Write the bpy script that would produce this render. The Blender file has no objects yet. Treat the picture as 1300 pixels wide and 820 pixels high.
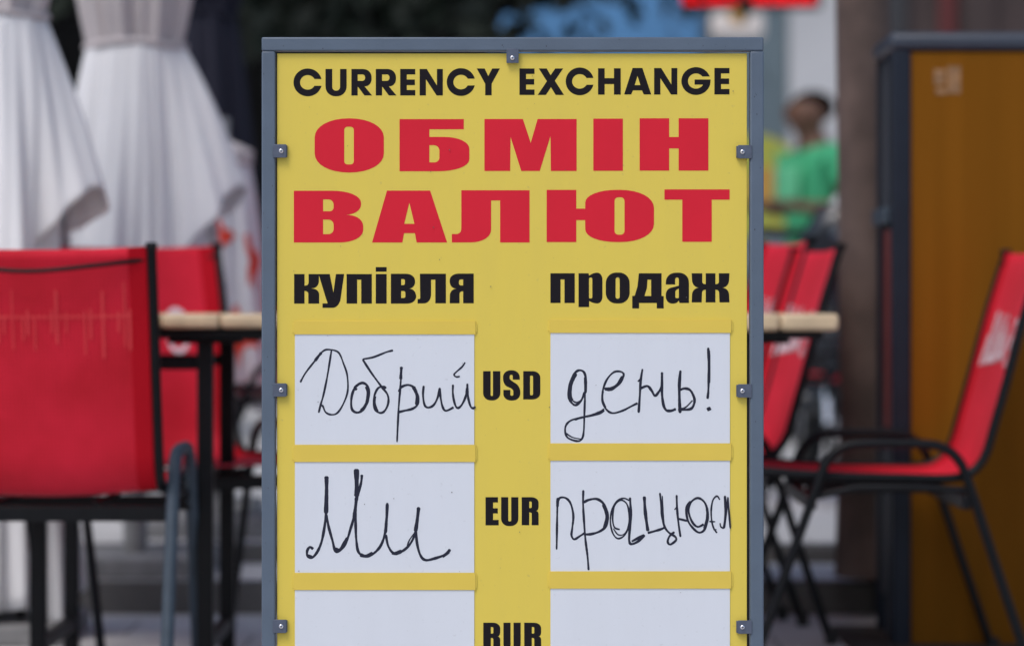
import bpy, bmesh, math, random
from mathutils import Vector, Matrix
random.seed(7)
scene = bpy.context.scene
C = scene.collection
R = math.radians
K = 36.0 / 100.0 / 1300.0          # metres per photo pixel per metre of distance
CAMZ, HOR = 0.75, 395.0

# ------------------------------------------------------------------ camera
cam_d = bpy.data.cameras.new('camera')
cam = bpy.data.objects.new('camera', cam_d); C.objects.link(cam)
cam.location = (0, 0, CAMZ); cam.rotation_euler = (R(90), 0, 0)
cam_d.lens = 100; cam_d.sensor_width = 36; cam_d.sensor_fit = 'HORIZONTAL'
cam_d.shift_y = -(410 - HOR) / 1300.0
cam_d.clip_start = 0.1; cam_d.clip_end = 500
cam_d.dof.use_dof = True; cam_d.dof.focus_distance = 4.15; cam_d.dof.aperture_fstop = 2.6
scene.camera = cam

# ------------------------------------------------------------------ world, sun, exposure
SUN_EL, SUN_AZ = R(56), R(214)       # soft high light from behind the camera
w = bpy.data.worlds.new('World'); scene.world = w; w.use_nodes = True
nt = w.node_tree; nt.nodes.clear()
sky = nt.nodes.new('ShaderNodeTexSky'); sky.sky_type = 'NISHITA'; sky.sun_disc = False
sky.sun_elevation = SUN_EL; sky.sun_rotation = SUN_AZ
sky.air_density = 1.0; sky.dust_density = 3.0; sky.ozone_density = 1.0
bg = nt.nodes.new('ShaderNodeBackground'); bg.inputs[1].default_value = 0.15
ow = nt.nodes.new('ShaderNodeOutputWorld')
nt.links.new(sky.outputs[0], bg.inputs[0]); nt.links.new(bg.outputs[0], ow.inputs[0])
sd = bpy.data.lights.new('sun', 'SUN'); sd.energy = 1.1; sd.angle = R(25); sd.color = (1, .985, .97)
so = bpy.data.objects.new('sun', sd); C.objects.link(so)
sdir = Vector((math.sin(SUN_AZ) * math.cos(SUN_EL), math.cos(SUN_AZ) * math.cos(SUN_EL), math.sin(SUN_EL)))
so.rotation_euler = sdir.to_track_quat('Z', 'Y').to_euler(); so.location = (0, 0, 12)
scene.view_settings.view_transform = 'Standard'; scene.view_settings.look = 'None'
scene.view_settings.gamma = 1.0; scene.view_settings.exposure = 0.08
scene.view_settings.use_curve_mapping = False

# ------------------------------------------------------------------ materials
def mat(name, col, rough=.5, metal=0, var=0.0, scale=20, bump=0.0, bscale=200, trans=0.0, spec=None, emis=None, coat=0, var2=None, sheen=0):
    m = bpy.data.materials.new(name); m.use_nodes = True
    n = m.node_tree.nodes; l = m.node_tree.links
    b = n['Principled BSDF']; b.inputs['Base Color'].default_value = (*col, 1)
    b.inputs['Roughness'].default_value = rough; b.inputs['Metallic'].default_value = metal
    if spec is not None: b.inputs['Specular IOR Level'].default_value = spec
    if coat: b.inputs['Coat Weight'].default_value = coat; b.inputs['Coat Roughness'].default_value = .15
    if sheen: b.inputs['Sheen Weight'].default_value = sheen
    tc = n.new('ShaderNodeTexCoord')
    if var or var2:
        t = n.new('ShaderNodeTexNoise'); t.inputs['Scale'].default_value = scale; t.inputs['Detail'].default_value = 6
        l.new(tc.outputs['Object'], t.inputs['Vector'])
        cr = n.new('ShaderNodeValToRGB')
        c2 = var2 if var2 else tuple(c * (1 - var) for c in col)
        cr.color_ramp.elements[0].position = .35; cr.color_ramp.elements[1].position = .65
        cr.color_ramp.elements[0].color = (*c2, 1); cr.color_ramp.elements[1].color = (*col, 1)
        l.new(t.outputs['Fac'], cr.inputs['Fac']); l.new(cr.outputs['Color'], b.inputs['Base Color'])
    if bump:
        t2 = n.new('ShaderNodeTexNoise'); t2.inputs['Scale'].default_value = bscale; t2.inputs['Detail'].default_value = 4
        l.new(tc.outputs['Object'], t2.inputs['Vector'])
        bp = n.new('ShaderNodeBump'); bp.inputs['Strength'].default_value = bump; bp.inputs['Distance'].default_value = .002
        l.new(t2.outputs['Fac'], bp.inputs['Height']); l.new(bp.outputs['Normal'], b.inputs['Normal'])
    if trans:
        out = n['Material Output']; tr = n.new('ShaderNodeBsdfTranslucent'); mx = n.new('ShaderNodeMixShader')
        tr.inputs['Color'].default_value = (*col, 1); mx.inputs[0].default_value = trans
        l.new(b.outputs[0], mx.inputs[1]); l.new(tr.outputs[0], mx.inputs[2]); l.new(mx.outputs[0], out.inputs[0])
    if emis:
        b.inputs['Emission Color'].default_value = (*emis[0], 1); b.inputs['Emission Strength'].default_value = emis[1]
    return m

M = {}
M['yellow'] = mat('yellow_vinyl', (.72, .56, .088), .48, spec=.3, bump=.08, bscale=40)
def grime(m, col, dirt, amt=.5):
    n = m.node_tree.nodes; l = m.node_tree.links; b = n['Principled BSDF']
    tc = n.new('ShaderNodeTexCoord'); mp = n.new('ShaderNodeMapping'); mp.inputs['Scale'].default_value = (9, 9, 1.3)
    l.new(tc.outputs['Object'], mp.inputs['Vector'])
    a = n.new('ShaderNodeTexNoise'); a.inputs['Scale'].default_value = 2; a.inputs['Detail'].default_value = 9; a.inputs['Roughness'].default_value = .7
    l.new(mp.outputs[0], a.inputs['Vector'])
    c = n.new('ShaderNodeTexNoise'); c.inputs['Scale'].default_value = 150; c.inputs['Detail'].default_value = 3
    l.new(tc.outputs['Object'], c.inputs['Vector'])
    r1 = n.new('ShaderNodeValToRGB'); r1.color_ramp.elements[0].position = .42; r1.color_ramp.elements[1].position = .78
    r2 = n.new('ShaderNodeValToRGB'); r2.color_ramp.elements[0].position = .66; r2.color_ramp.elements[1].position = .80
    l.new(a.outputs['Fac'], r1.inputs[0]); l.new(c.outputs['Fac'], r2.inputs[0])
    ad = n.new('ShaderNodeMath'); ad.operation = 'MULTIPLY_ADD'; ad.inputs[1].default_value = .22; ad.use_clamp = True
    l.new(r1.outputs[0], ad.inputs[0]); l.new(r2.outputs[0], ad.inputs[2])
    am = n.new('ShaderNodeMath'); am.operation = 'MULTIPLY'; am.inputs[1].default_value = amt; l.new(ad.outputs[0], am.inputs[0])
    mx = n.new('ShaderNodeMixRGB'); mx.inputs[1].default_value = (*col, 1); mx.inputs[2].default_value = (*dirt, 1)
    l.new(am.outputs[0], mx.inputs[0]); l.new(mx.outputs[0], b.inputs['Base Color'])
grime(M['yellow'], (.72, .56, .088), (.45, .36, .12))
M['yellow_rail'] = mat('yellow_rail', (.74, .545, .078), .35, var=.05, scale=9)
M['letter_black'] = mat('black_print', (.011, .009, .012), .6, spec=.12)
M['letter_red'] = mat('red_print', (.66, .014, .034), .6, var=.05, scale=8, spec=.2)
M['white_card'] = mat('white_card', (.68, .70, .74), .5, spec=.3, var=.035, scale=7, bump=.04, bscale=30)
grime(M['white_card'], (.67, .70, .755), (.45, .46, .48), .4)
M['ink'] = mat('marker_ink', (.010, .012, .03), .45, spec=.35)
M['frame'] = mat('grey_painted_steel', (.095, .130, .180), .42, var=.12, scale=14, bump=.12, bscale=260)
M['clip'] = mat('grey_clip', (.10, .12, .17), .4, metal=.3, var=.15, scale=90)
M['screw'] = mat('zinc_screw', (.75, .75, .8), .25, metal=1)
M['screw_slot'] = mat('screw_recess', (.05, .05, .06), .5, metal=.5)
M['panel_edge'] = mat('board_core', (.5, .4, .12), .6)
M['tube'] = mat('black_powder_tube', (.0035, .004, .006), .42, spec=.22, var=.3, scale=30, bump=.1)
M['tube_grey'] = mat('grey_and_sky_sheen', (.050, .072, .098), .5, spec=.3, var=.2, scale=30, bump=.1)  # lighter copy of black tube: sky reflection put into the colour; hinge plain grey
M['wood'] = mat('pale_wood', (.62, .47, .30), .45, var=.18, scale=22)
M['brown_panel'] = None
M['alu'] = mat('dark_slate_profile', (.009, .014, .026), .5, spec=.25, var=.2, scale=12)
M['alu_top'] = mat('slate_cap', (.045, .056, .08), .4, spec=.35, var=.15, scale=12)
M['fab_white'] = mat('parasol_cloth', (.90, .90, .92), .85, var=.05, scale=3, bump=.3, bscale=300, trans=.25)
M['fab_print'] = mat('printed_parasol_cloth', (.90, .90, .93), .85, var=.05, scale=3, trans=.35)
M['fab_grey'] = mat('parasol_cloth_greyer', (.62, .57, .58), .85, var=.15, scale=3, bump=.3, bscale=300, trans=.15)  # greyer, darker cloth for the gathered tops and tie straps
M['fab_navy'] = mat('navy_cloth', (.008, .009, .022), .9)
M['red_flower'] = mat('red_flower_print', (.75, .06, .03), .8)
M['pole'] = mat('parasol_pole', (.35, .35, .36), .4, metal=.6)
M['base'] = mat('parasol_base', (.24, .24, .245), .8, var=.3)
M['print_white'] = mat('white_logo_print', (.80, .62, .66), .7)
M['print_faint'] = mat('faint_logo_print', (.80, .07, .08), .9, spec=.1)
M['bark'] = mat('bark', (.13, .092, .08), .95, var=.45, scale=7, bump=.9, bscale=25)
M['leaf'] = mat('dark_leaf', (.014, .026, .014), .6, var=.5, scale=2, trans=.0)
M['leaf2'] = mat('mid_leaf', (.045, .075, .03), .6, var=.5, scale=2, trans=.1)
M['skin'] = mat('skin', (.12, .055, .033), .55)
M['hair'] = mat('hair', (.006, .004, .003), .95, spec=.05)
M['tshirt'] = mat('green_tshirt', (.05, .40, .19), .85, var=.15, scale=6)
M['tprint'] = mat('pale_green_print', (.12, .52, .28), .8)
M['trouser'] = mat('green_shorts', (.01, .23, .09), .85, var=.2, scale=6)
M['shoe'] = mat('shoe', (.04, .04, .05), .7)
M['yellow_round'] = mat('round_board_yellow', (.46, .47, .07), .7, var=.1)
M['orange'] = mat('orange_paint', (.55, .30, .06), .7)
M['blue'] = mat('blue_fascia', (.08, .235, .46), .6, var=.25, scale=.8)
M['white_sign'] = mat('white_sign', (.78, .72, .68), .6)
M['wall_grey'] = mat('pale_render', (.52, .53, .55), .9, var=.15, scale=1.2)
M['wall_teal'] = mat('teal_grey_render', (.13, .18, .21), .8, var=.2, scale=1)
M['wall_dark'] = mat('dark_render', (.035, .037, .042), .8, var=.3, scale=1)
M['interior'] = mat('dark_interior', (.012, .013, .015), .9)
M['brown_wall'] = mat('brown_cladding', (.055, .035, .033), .7, var=.4, scale=1.5)
M['maroon'] = mat('maroon_panel', (.10, .012, .012), .6)
M['glass'] = mat('dark_glass', (.01, .012, .014), .08, spec=.5)
M['led_box'] = mat('led_housing', (.008, .008, .010), .4)
M['led'] = mat('led_red', (.3, .0, .0), .5, emis=((1, .0, .006), 1.3))
M['stone_dark'] = mat('dark_riser', (.14, .135, .13), .9, var=.3, scale=5, bump=.4, bscale=60)
M['stone_brown'] = mat('dark_brown_slab', (.035, .025, .021), .9, var=.35, scale=4, bump=.4, bscale=60)
M['scooter'] = mat('scooter_paint', (.010, .016, .024), .25, coat=.5)
M['scooter_cowl'] = mat('scooter_cowl', (.075, .11, .16), .3, coat=.5)
M['lamp_glass'] = mat('headlamp_glass', (.55, .55, .56), .15)
M['chrome'] = mat('chrome', (.8, .8, .82), .15, metal=1)
M['rubber'] = mat('rubber', (.012, .012, .012), .8)
M['petal'] = mat('white_petals', (.75, .78, .74), .7)

def paving(name, col, sx, sy, dark=.55):
    m = bpy.data.materials.new(name); m.use_nodes = True
    n = m.node_tree.nodes; l = m.node_tree.links; b = n['Principled BSDF']; b.inputs['Roughness'].default_value = .8
    tc = n.new('ShaderNodeTexCoord'); br = n.new('ShaderNodeTexBrick'); l.new(tc.outputs['Object'], br.inputs['Vector'])
    br.inputs['Scale'].default_value = 1; br.inputs['Brick Width'].default_value = sx; br.inputs['Row Height'].default_value = sy
    br.inputs['Mortar Size'].default_value = .006; br.offset = .5
    br.inputs['Color1'].default_value = (*col, 1); br.inputs['Color2'].default_value = (*[c * .86 for c in col], 1)
    br.inputs['Mortar'].default_value = (*[c * dark for c in col], 1)
    t = n.new('ShaderNodeTexNoise'); t.inputs['Scale'].default_value = 6; t.inputs['Detail'].default_value = 8
    l.new(tc.outputs['Object'], t.inputs['Vector'])
    mx = n.new('ShaderNodeMixRGB'); mx.blend_type = 'MULTIPLY'; mx.inputs[0].default_value = .5
    l.new(br.outputs['Color'], mx.inputs[1]); l.new(t.outputs['Color'], mx.inputs[2])
    l.new(br.outputs['Color'], b.inputs['Base Color'])
    hs = n.new('ShaderNodeMixRGB'); hs.blend_type = 'MULTIPLY'; hs.inputs[0].default_value = .22
    l.new(br.outputs['Color'], hs.inputs[1]); l.new(t.outputs['Fac'], hs.inputs[2]); l.new(hs.outputs[0], b.inputs['Base Color'])
    n.remove(mx)
    bp = n.new('ShaderNodeBump'); bp.inputs['Strength'].default_value = .4; bp.inputs['Distance'].default_value = .004
    l.new(br.outputs['Fac'], bp.inputs['Height']); bp.invert = True; l.new(bp.outputs[0], b.inputs['Normal'])
    return m
M['pave'] = paving('pale_paving', (.60, .60, .61), .6, .3)
M['pave2'] = paving('plaza_paving', (.60, .60, .60), .4, .4)

def woven_red():
    m = bpy.data.materials.new('red_woven_mesh'); m.use_nodes = True
    n = m.node_tree.nodes; l = m.node_tree.links; b = n['Principled BSDF']; b.inputs['Roughness'].default_value = .62
    b.inputs['Specular IOR Level'].default_value = .25; b.inputs['Sheen Weight'].default_value = .13; b.inputs['Sheen Tint'].default_value = (1, .35, .45, 1)
    tc = n.new('ShaderNodeTexCoord')
    def wave(d):
        wv = n.new('ShaderNodeTexWave'); wv.wave_type = 'BANDS'; wv.bands_direction = d
        wv.inputs['Scale'].default_value = 42; wv.inputs['Distortion'].default_value = .3
        l.new(tc.outputs['Object'], wv.inputs['Vector']); return wv
    a, c = wave('Y'), wave('Z')
    mm = n.new('ShaderNodeMath'); mm.operation = 'MULTIPLY'; l.new(a.outputs['Fac'], mm.inputs[0]); l.new(c.outputs['Fac'], mm.inputs[1])
    ns = n.new('ShaderNodeTexNoise'); ns.inputs['Scale'].default_value = 7; ns.inputs['Detail'].default_value = 5
    l.new(tc.outputs['Object'], ns.inputs['Vector'])
    ad = n.new('ShaderNodeMath'); ad.operation = 'MULTIPLY_ADD'; ad.inputs[1].default_value = .38
    l.new(mm.outputs[0], ad.inputs[0]); l.new(ns.outputs['Fac'], ad.inputs[2])
    cr = n.new('ShaderNodeValToRGB'); cr.color_ramp.elements[0].position = .3; cr.color_ramp.elements[1].position = .9
    cr.color_ramp.elements[0].color = (.55, .006, .018, 1); cr.color_ramp.elements[1].color = (.85, .018, .052, 1)
    l.new(ad.outputs[0], cr.inputs[0]); l.new(cr.outputs[0], b.inputs['Base Color'])
    bp = n.new('ShaderNodeBump'); bp.inputs['Strength'].default_value = .35; bp.inputs['Distance'].default_value = .001
    l.new(mm.outputs[0], bp.inputs['Height']); l.new(bp.outputs[0], b.inputs['Normal'])
    tr = n.new('ShaderNodeBsdfTranslucent'); tr.inputs['Color'].default_value = (.55, .008, .02, 1)
    mx = n.new('ShaderNodeMixShader'); mx.inputs[0].default_value = .10
    l.new(b.outputs[0], mx.inputs[1]); l.new(tr.outputs[0], mx.inputs[2]); l.new(mx.outputs[0], n['Material Output'].inputs[0])
    return m
M['red'] = woven_red()
M['red_seam'] = mat('red_seam', (.48, .006, .016), .8, spec=.1)

def wood_panel():
    m = bpy.data.materials.new('ochre_laminate'); m.use_nodes = True
    n = m.node_tree.nodes; l = m.node_tree.links; b = n['Principled BSDF']; b.inputs['Roughness'].default_value = .6; b.inputs['Specular IOR Level'].default_value = .05
    tc = n.new('ShaderNodeTexCoord'); mp = n.new('ShaderNodeMapping'); mp.inputs['Scale'].default_value = (11, 11, .5)
    l.new(tc.outputs['Object'], mp.inputs['Vector'])
    ns = n.new('ShaderNodeTexNoise'); ns.inputs['Scale'].default_value = 1.6; ns.inputs['Detail'].default_value = 5
    l.new(mp.outputs[0], ns.inputs['Vector'])
    cr = n.new('ShaderNodeValToRGB'); cr.color_ramp.elements[0].position = .3; cr.color_ramp.elements[1].position = .75
    cr.color_ramp.elements[0].color = (.160, .060, .004, 1); cr.color_ramp.elements[1].color = (.205, .077, .006, 1)
    l.new(ns.outputs['Fac'], cr.inputs[0]); l.new(cr.outputs[0], b.inputs['Base Color'])
    return m
M['brown_panel'] = wood_panel()

# ------------------------------------------------------------------ helpers
class MB:
    def __init__(s): s.v = []; s.f = []; s.sm = []
    def add(s, vs, fs, smooth=False):
        o = len(s.v); s.v += [tuple(p) for p in vs]; s.f += [tuple(i + o for i in f) for f in fs]; s.sm += [smooth] * len(fs); return s
    def box(s, x0, x1, y0, y1, z0, z1, b=0.0):
        if b <= 0:
            vs = [(x, y, z) for z in (z0, z1) for y in (y0, y1) for x in (x0, x1)]
            return s.add(vs, [(0, 2, 3, 1), (4, 5, 7, 6), (0, 1, 5, 4), (2, 6, 7, 3), (0, 4, 6, 2), (1, 3, 7, 5)])
        bm = bmesh.new(); bmesh.ops.create_cube(bm, size=1)
        for v in bm.verts:
            v.co = Vector(((x0 + x1) / 2 + v.co.x * (x1 - x0), (y0 + y1) / 2 + v.co.y * (y1 - y0), (z0 + z1) / 2 + v.co.z * (z1 - z0)))
        bmesh.ops.bevel(bm, geom=bm.edges[:], offset=b, segments=2, affect='EDGES', profile=.5)
        bm.verts.index_update(); k0 = len(s.sm); bm.normal_update(); flat = [max(abs(c) for c in f.normal) > .9999 for f in bm.faces]
        s.add([v.co[:] for v in bm.verts], [[v.index for v in f.verts] for f in bm.faces], True); s.sm[k0:] = [not q for q in flat]; bm.free(); return s
    def tube(s, pts, r, n=10, cap=True):
        pts = [Vector(p) for p in pts]; rs = r if isinstance(r, (list, tuple)) else [r] * len(pts)
        rings = []; up = None
        for i, p in enumerate(pts):
            a = pts[max(i - 1, 0)]; b = pts[min(i + 1, len(pts) - 1)]; t = (b - a).normalized()
            if up is None:
                up = Vector((0, 0, 1)) if abs(t.z) < .9 else Vector((1, 0, 0))
            up = (up - t * up.dot(t)).normalized(); sd_ = t.cross(up)
            rings.append([p + (up * math.cos(2 * math.pi * k / n) + sd_ * math.sin(2 * math.pi * k / n)) * rs[i] for k in range(n)])
        vs = [q for rg in rings for q in rg]; fs = []
        for i in range(len(rings) - 1):
            for k in range(n):
                fs.append((i * n + k, i * n + (k + 1) % n, (i + 1) * n + (k + 1) % n, (i + 1) * n + k))
        if cap: fs.append(tuple(range(n - 1, -1, -1))); fs.append(tuple((len(rings) - 1) * n + k for k in range(n)))
        return s.add(vs, fs, True)
    def ico(s, c, r, sub=2):
        bm = bmesh.new(); bmesh.ops.create_icosphere(bm, subdivisions=sub, radius=1)
        r = r if isinstance(r, (tuple, list)) else (r, r, r)
        bm.verts.index_update()
        s.add([(c[0] + v.co.x * r[0], c[1] + v.co.y * r[1], c[2] + v.co.z * r[2]) for v in bm.verts], [[v.index for v in f.verts] for f in bm.faces], True); bm.free(); return s
    def build(s, name, m, parent=None, loc=None):
        me = bpy.data.meshes.new(name); me.from_pydata(s.v, [], s.f)
        me.polygons.foreach_set('use_smooth', s.sm); me.update()
        me.materials.append(m if not isinstance(m, str) else M[m])
        o = bpy.data.objects.new(name, me); C.objects.link(o)
        if parent: o.parent = parent
        if loc: o.location = loc
        bm = bmesh.new(); bm.from_mesh(me); bmesh.ops.recalc_face_normals(bm, faces=bm.faces[:])
        for e in bm.edges:
            if len(e.link_faces) == 2 and e.calc_face_angle(0) > R(50): e.smooth = False
        bm.to_mesh(me); bm.free()
        return o

def smooth_path(pts, n=6, closed=False):
    P_ = [Vector(p) for p in pts]; out = []
    for i in range(len(P_) - 1):
        p0 = P_[max(i - 1, 0)]; p1 = P_[i]; p2 = P_[i + 1]; p3 = P_[min(i + 2, len(P_) - 1)]
        for k in range(n):
            t = k / n
            out.append(.5 * ((2 * p1) + (p2 - p0) * t + (2 * p0 - 5 * p1 + 4 * p2 - p3) * t * t + (3 * p1 - p0 - 3 * p2 + p3) * t ** 3))
    out.append(P_[-1]); return out

def tag(o, label=None, cat=None, group=None, kind=None):
    if label: o['label'] = label
    if cat: o['category'] = cat
    if group: o['group'] = group
    if kind: o['kind'] = kind
    return o
def empty(name, loc, label, cat, group=None, rz=0, sc=1):
    o = bpy.data.objects.new(name, None); C.objects.link(o); o.location = loc; o.rotation_euler = (0, 0, rz); o.scale = (sc,) * 3
    o.empty_display_size = .1
    return tag(o, label, cat, group)
def struct(mb, name, m): return tag(mb.build(name, m), kind='structure')
def copy_tree(o, parent=None):
    c = o.copy(); C.objects.link(c); c.parent = parent
    for ch in o.children: copy_tree(ch, c)
    return c
def PX(px, Y): return (px - 650) * K * Y
def PZ(py, Y): return CAMZ + (HOR - py) * K * Y

# ------------------------------------------------------------------ ground
g = MB(); g.add([(-60, -20, 0), (60, -20, 0), (60, 7.06, 0), (-60, 7.06, 0)], [(0, 1, 2, 3)]); struct(g, 'pavement', 'pave')
g = MB(); g.add([(-150, -150, -.12), (150, -150, -.12), (150, 150, -.12), (-150, 150, -.12)], [(0, 1, 2, 3)]); struct(g, 'ground', 'wall_dark')
# two low steps on the left, then the plaza
g = MB(); g.box(-60, .9, 7.05, 7.56, -.1, .078, .006); struct(g, 'lower_step', 'stone_dark')
g = MB(); g.add([(-60, 7.062, .082), (.89, 7.062, .082), (.89, 7.55, .082), (-60, 7.55, .082)], [(0, 1, 2, 3)]); struct(g, 'step_tread', 'pave')
g = MB(); g.box(-60, .9, 7.56, 7.62, -.1, .126, .006); struct(g, 'upper_step', 'stone_dark')
g = MB(); g.box(.905, 60, 6.72, 6.80, -.1, .126, .006); struct(g, 'terrace_riser', 'stone_brown')
g = MB(); g.add([(-60, 7.6, .13), (.905, 7.6, .13), (.905, 6.76, .13), (60, 6.76, .13), (60, 40, .13), (-60, 40, .13)], [(0, 1, 2, 3, 4, 5)])
struct(g, 'plaza', 'pave2')
g = MB(); g.box(.75, 3.2, 5.9, 6.70, -.02, .012, .004); struct(g, 'dark_slab', 'stone_brown')

# ------------------------------------------------------------------ exchange sign
SY = 4.15; KS = K * SY
sign = empty('currency_sign', (0, SY, 0), 'yellow currency exchange board in a grey steel frame with handwritten white fields', 'sign')
def SXc(px): return (px - 650) * KS
def SZc(py): return CAMZ + (HOR - py) * KS
def sbox(mb, x0, x1, y0, y1, d0, d1, b=0): return mb.box(SXc(x0), SXc(x1), d0, d1, SZc(y1), SZc(y0), b)
PF = .007                                   # panel front, behind the frame's front face
FB = 1205                                   # frame foot line in px (ground)
m = MB(); sbox(m, 332, 969.5, 47.5, 65, 0, .022, .0022); m.build('frame_bar', 'frame', sign)
m = MB(); sbox(m, 332, 349.3, 65.2, FB - 10, .0004, .0216, .0022); m.build('frame_bar', 'frame', sign)
m = MB(); sbox(m, 952.3, 969.7, 65.2, FB - 10, .0004, .0216, .0022); m.build('frame_bar', 'frame', sign)
m = MB(); sbox(m, 349.5, 952.1, 1060, 1078, .001, .0212, .0022); m.build('frame_bar', 'frame', sign)
for cx in (340.6, 961):
    m = MB(); m.box(SXc(cx) - .013, SXc(cx) + .013, -.22, .26, .002, .028, .003); m.build('foot_bar', 'frame', sign)
m = MB(); sbox(m, 351.2, 948.8, 67.6, 1058, PF, PF + .004, .0006)
panel = m.build('panel', 'yellow', sign)
# clips with screws
def clip(x0, x1, y0, y1, cx, cy):
    m = MB(); sbox(m, x0, x1, y0, y1, -.0014, .0004, .0005); sbox(m, cx - 7.5, cx + 7.5, y0 + 1, y1 - 1, .0004, PF - .0003, .0004)
    c = m.build('clip', 'clip', sign)
    m = MB(); X, Z = SXc(cx), SZc(cy)
    m.tube([(X, -.0014, Z), (X, -.0028, Z), (X, -.0036, Z)], [.0036, .0034, .0022], 16); s_ = m.build('screw', 'screw', c)
    m = MB(); m.box(X - .0017, X + .0017, -.00385, -.0034, Z - .0005, Z + .0005); m.box(X - .0005, X + .0005, -.0039, -.0034, Z - .0017, Z + .0017)
    m.build('screw_slot', 'screw_slot', c)
for cy in (192, 495, 794.5, 1000):
    clip(346.5, 363.5, cy - 8.5, cy + 8.5, 357, cy)
    clip(937, 954.5, cy + 1 - 8.5, cy + 1 + 8.5, 942.5, cy + 1)
clip(643, 658.5, 62.5, 80.5, 650.5, 74)
# holders and white writing fields
rows = [(423.5, 563), (585.5, 725.5), (748, 888), (910.5, 1050)]
def skew(x): return -(x - 488) / 326 * 1.2
field = {}
for r_, (y0, y1) in enumerate(rows):
    for c_, (x0, x1) in enumerate(((374, 602), (699, 927))):
        dy = -1.2 if c_ else .6
        ry0 = 407 if r_ == 0 else y0 - 21.5
        m = MB(); sbox(m, x0 - 1.3, x1 + 1.8, ry0 + dy, y0 + .4 + dy, PF - .0027, PF - .0002, .00022); m.build('rail', 'yellow_rail', sign)
        m = MB(); sbox(m, x0 - 3.4, x1 + 4, ry0 + 3 + dy, y0 - 2 + dy, PF - .0011, PF + .0003, .0003)
        m.build('rail_backing', 'yellow', sign)
        m = MB(); sbox(m, x0, x1, y0 - 4 + dy, y1 + 1 + dy, PF - .0013, PF - .0002, .0002)
        f_ = m.build('writing_panel', 'white_card', sign); field[(r_, c_)] = f_
for x0, x1, dy in ((374, 602, .6), (699, 927, -1.2)):
    m = MB(); sbox(m, x0 - 1.3, x1 + 1.8, 1050 + dy, 1057, PF - .0027, PF - .0002, .00022); m.build('rail', 'yellow_rail', sign)
m = MB()
for q in range(46):
    x = random.uniform(356, 945); y = random.uniform(70, 1050); a = random.uniform(.25, .6)
    X, Z = SXc(x), SZc(y); m.box(X - a * KS, X + a * KS, -.0021 + PF, PF - .0012, Z - a * KS, Z + a * KS * random.uniform(.6, 1.4))
o = m.build('dirt_specks', 'stone_dark', sign); o['kind'] = 'stuff'

m = MB()
for q in range(60):
    side = random.choice((0, 0, 1, 1, 2)); a = random.uniform(.3, .9)
    if side < 2: x = random.uniform(334, 348) if side == 0 else random.uniform(954, 968); y = random.uniform(70, 1100)
    else: x = random.uniform(340, 960); y = random.uniform(50, 63)
    X, Z = SXc(x), SZc(y); yy = -.0001 if side == 2 else .0003
    m.add([(X + a * KS * math.cos(t_) * random.uniform(.5, 1), yy, Z + a * KS * math.sin(t_) * random.uniform(.5, 1.6)) for t_ in [k * math.pi / 3 for k in range(6)]], [(0, 1, 2, 3, 4, 5)])
m.build('paint_chips', 'screw_slot', sign)['kind'] = 'stuff'

# lettering: outlines with rounded corners, in photo pixels on the panel plane
def rounded(pts):
    n = len(pts); out = []
    for i, p in enumerate(pts):
        a = p[2] if len(p) > 2 else 0; b = p[3] if len(p) > 3 else a
        P1 = Vector(p[:2]); P0 = Vector(pts[i - 1][:2]); P2 = Vector(pts[(i + 1) % n][:2])
        if a <= 0: out.append(P1); continue
        A = P1 + (P0 - P1).normalized() * a; B = P1 + (P2 - P1).normalized() * b
        c1 = A.lerp(P1, .58); c2 = B.lerp(P1, .58)
        for k in range(9):
            t = k / 8; out.append((1 - t) ** 3 * A + 3 * (1 - t) ** 2 * t * c1 + 3 * (1 - t) * t * t * c2 + t ** 3 * B)
    return out
def arc(cx, cy, rx, ry, a0, a1, n=40):
    return [(cx + rx * math.cos(R(a0 + (a1 - a0) * k / n)), cy - ry * math.sin(R(a0 + (a1 - a0) * k / n))) for k in range(n + 1)]
def glyph(contours, x0, y0, s, m_, parent=panel):
    cu = bpy.data.curves.new('letter', 'CURVE'); cu.dimensions = '2D'; cu.fill_mode = 'BOTH'; cu.extrude = .00008
    for c in contours:
        pts = rounded(c); sp = cu.splines.new('POLY'); sp.points.add(len(pts) - 1); sp.use_cyclic_u = True
        for q, p in zip(sp.points, pts): q.co = (SXc(x0 + p[0] / s), SZc(y0 + p[1] / s), 0, 1)
    tmp = bpy.data.objects.new('tmp', cu)
    me = bpy.data.meshes.new_from_object(tmp); bpy.data.objects.remove(tmp); bpy.data.curves.remove(cu)
    me.transform(Matrix.Rotation(R(90), 4, 'X')); me.transform(Matrix.Translation((0, PF - .00016, 0)))
    me.name = 'letter'; me.materials.clear(); me.materials.append(M[m_])
    o = bpy.data.objects.new('letter', me); C.objects.link(o); o.parent = parent
def sh(c, dx, dy=0): return [[(p[0] + dx, p[1] + dy) + tuple(p[2:]) for p in q] for q in c]
A_ = (365, 75, 4.643, 'letter_black'); B_ = (650, 75, 4.643, 'letter_black')
def Cg(cx, cy, r=83, ry=82):
    h = 20; a = math.degrees(math.asin(h / ry)); b = math.degrees(math.asin(h / 43))
    return [arc(cx, cy, r, ry, a, 360 - a) + arc(cx, cy, 45, 43, 360 - b, b)]
U1 = [[(222, 58), (262, 58), (262, 186, 23), (308, 186, 23), (308, 58), (347, 58), (347, 219, 60), (222, 219, 60)]]
R1 = [[(375, 58), (494, 58, 52, 48), (494, 164, 48, 44), (452, 160), (497, 214), (452, 214), (415, 164), (412, 164), (412, 214), (375, 214)],
      [(412, 90), (456, 90, 17), (456, 128, 17), (412, 128)]]
E1 = [[(663, 58), (752, 58), (752, 90), (702, 90), (702, 120), (750, 120), (750, 153), (702, 153), (702, 182), (752, 182), (752, 214), (663, 214)]]
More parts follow.
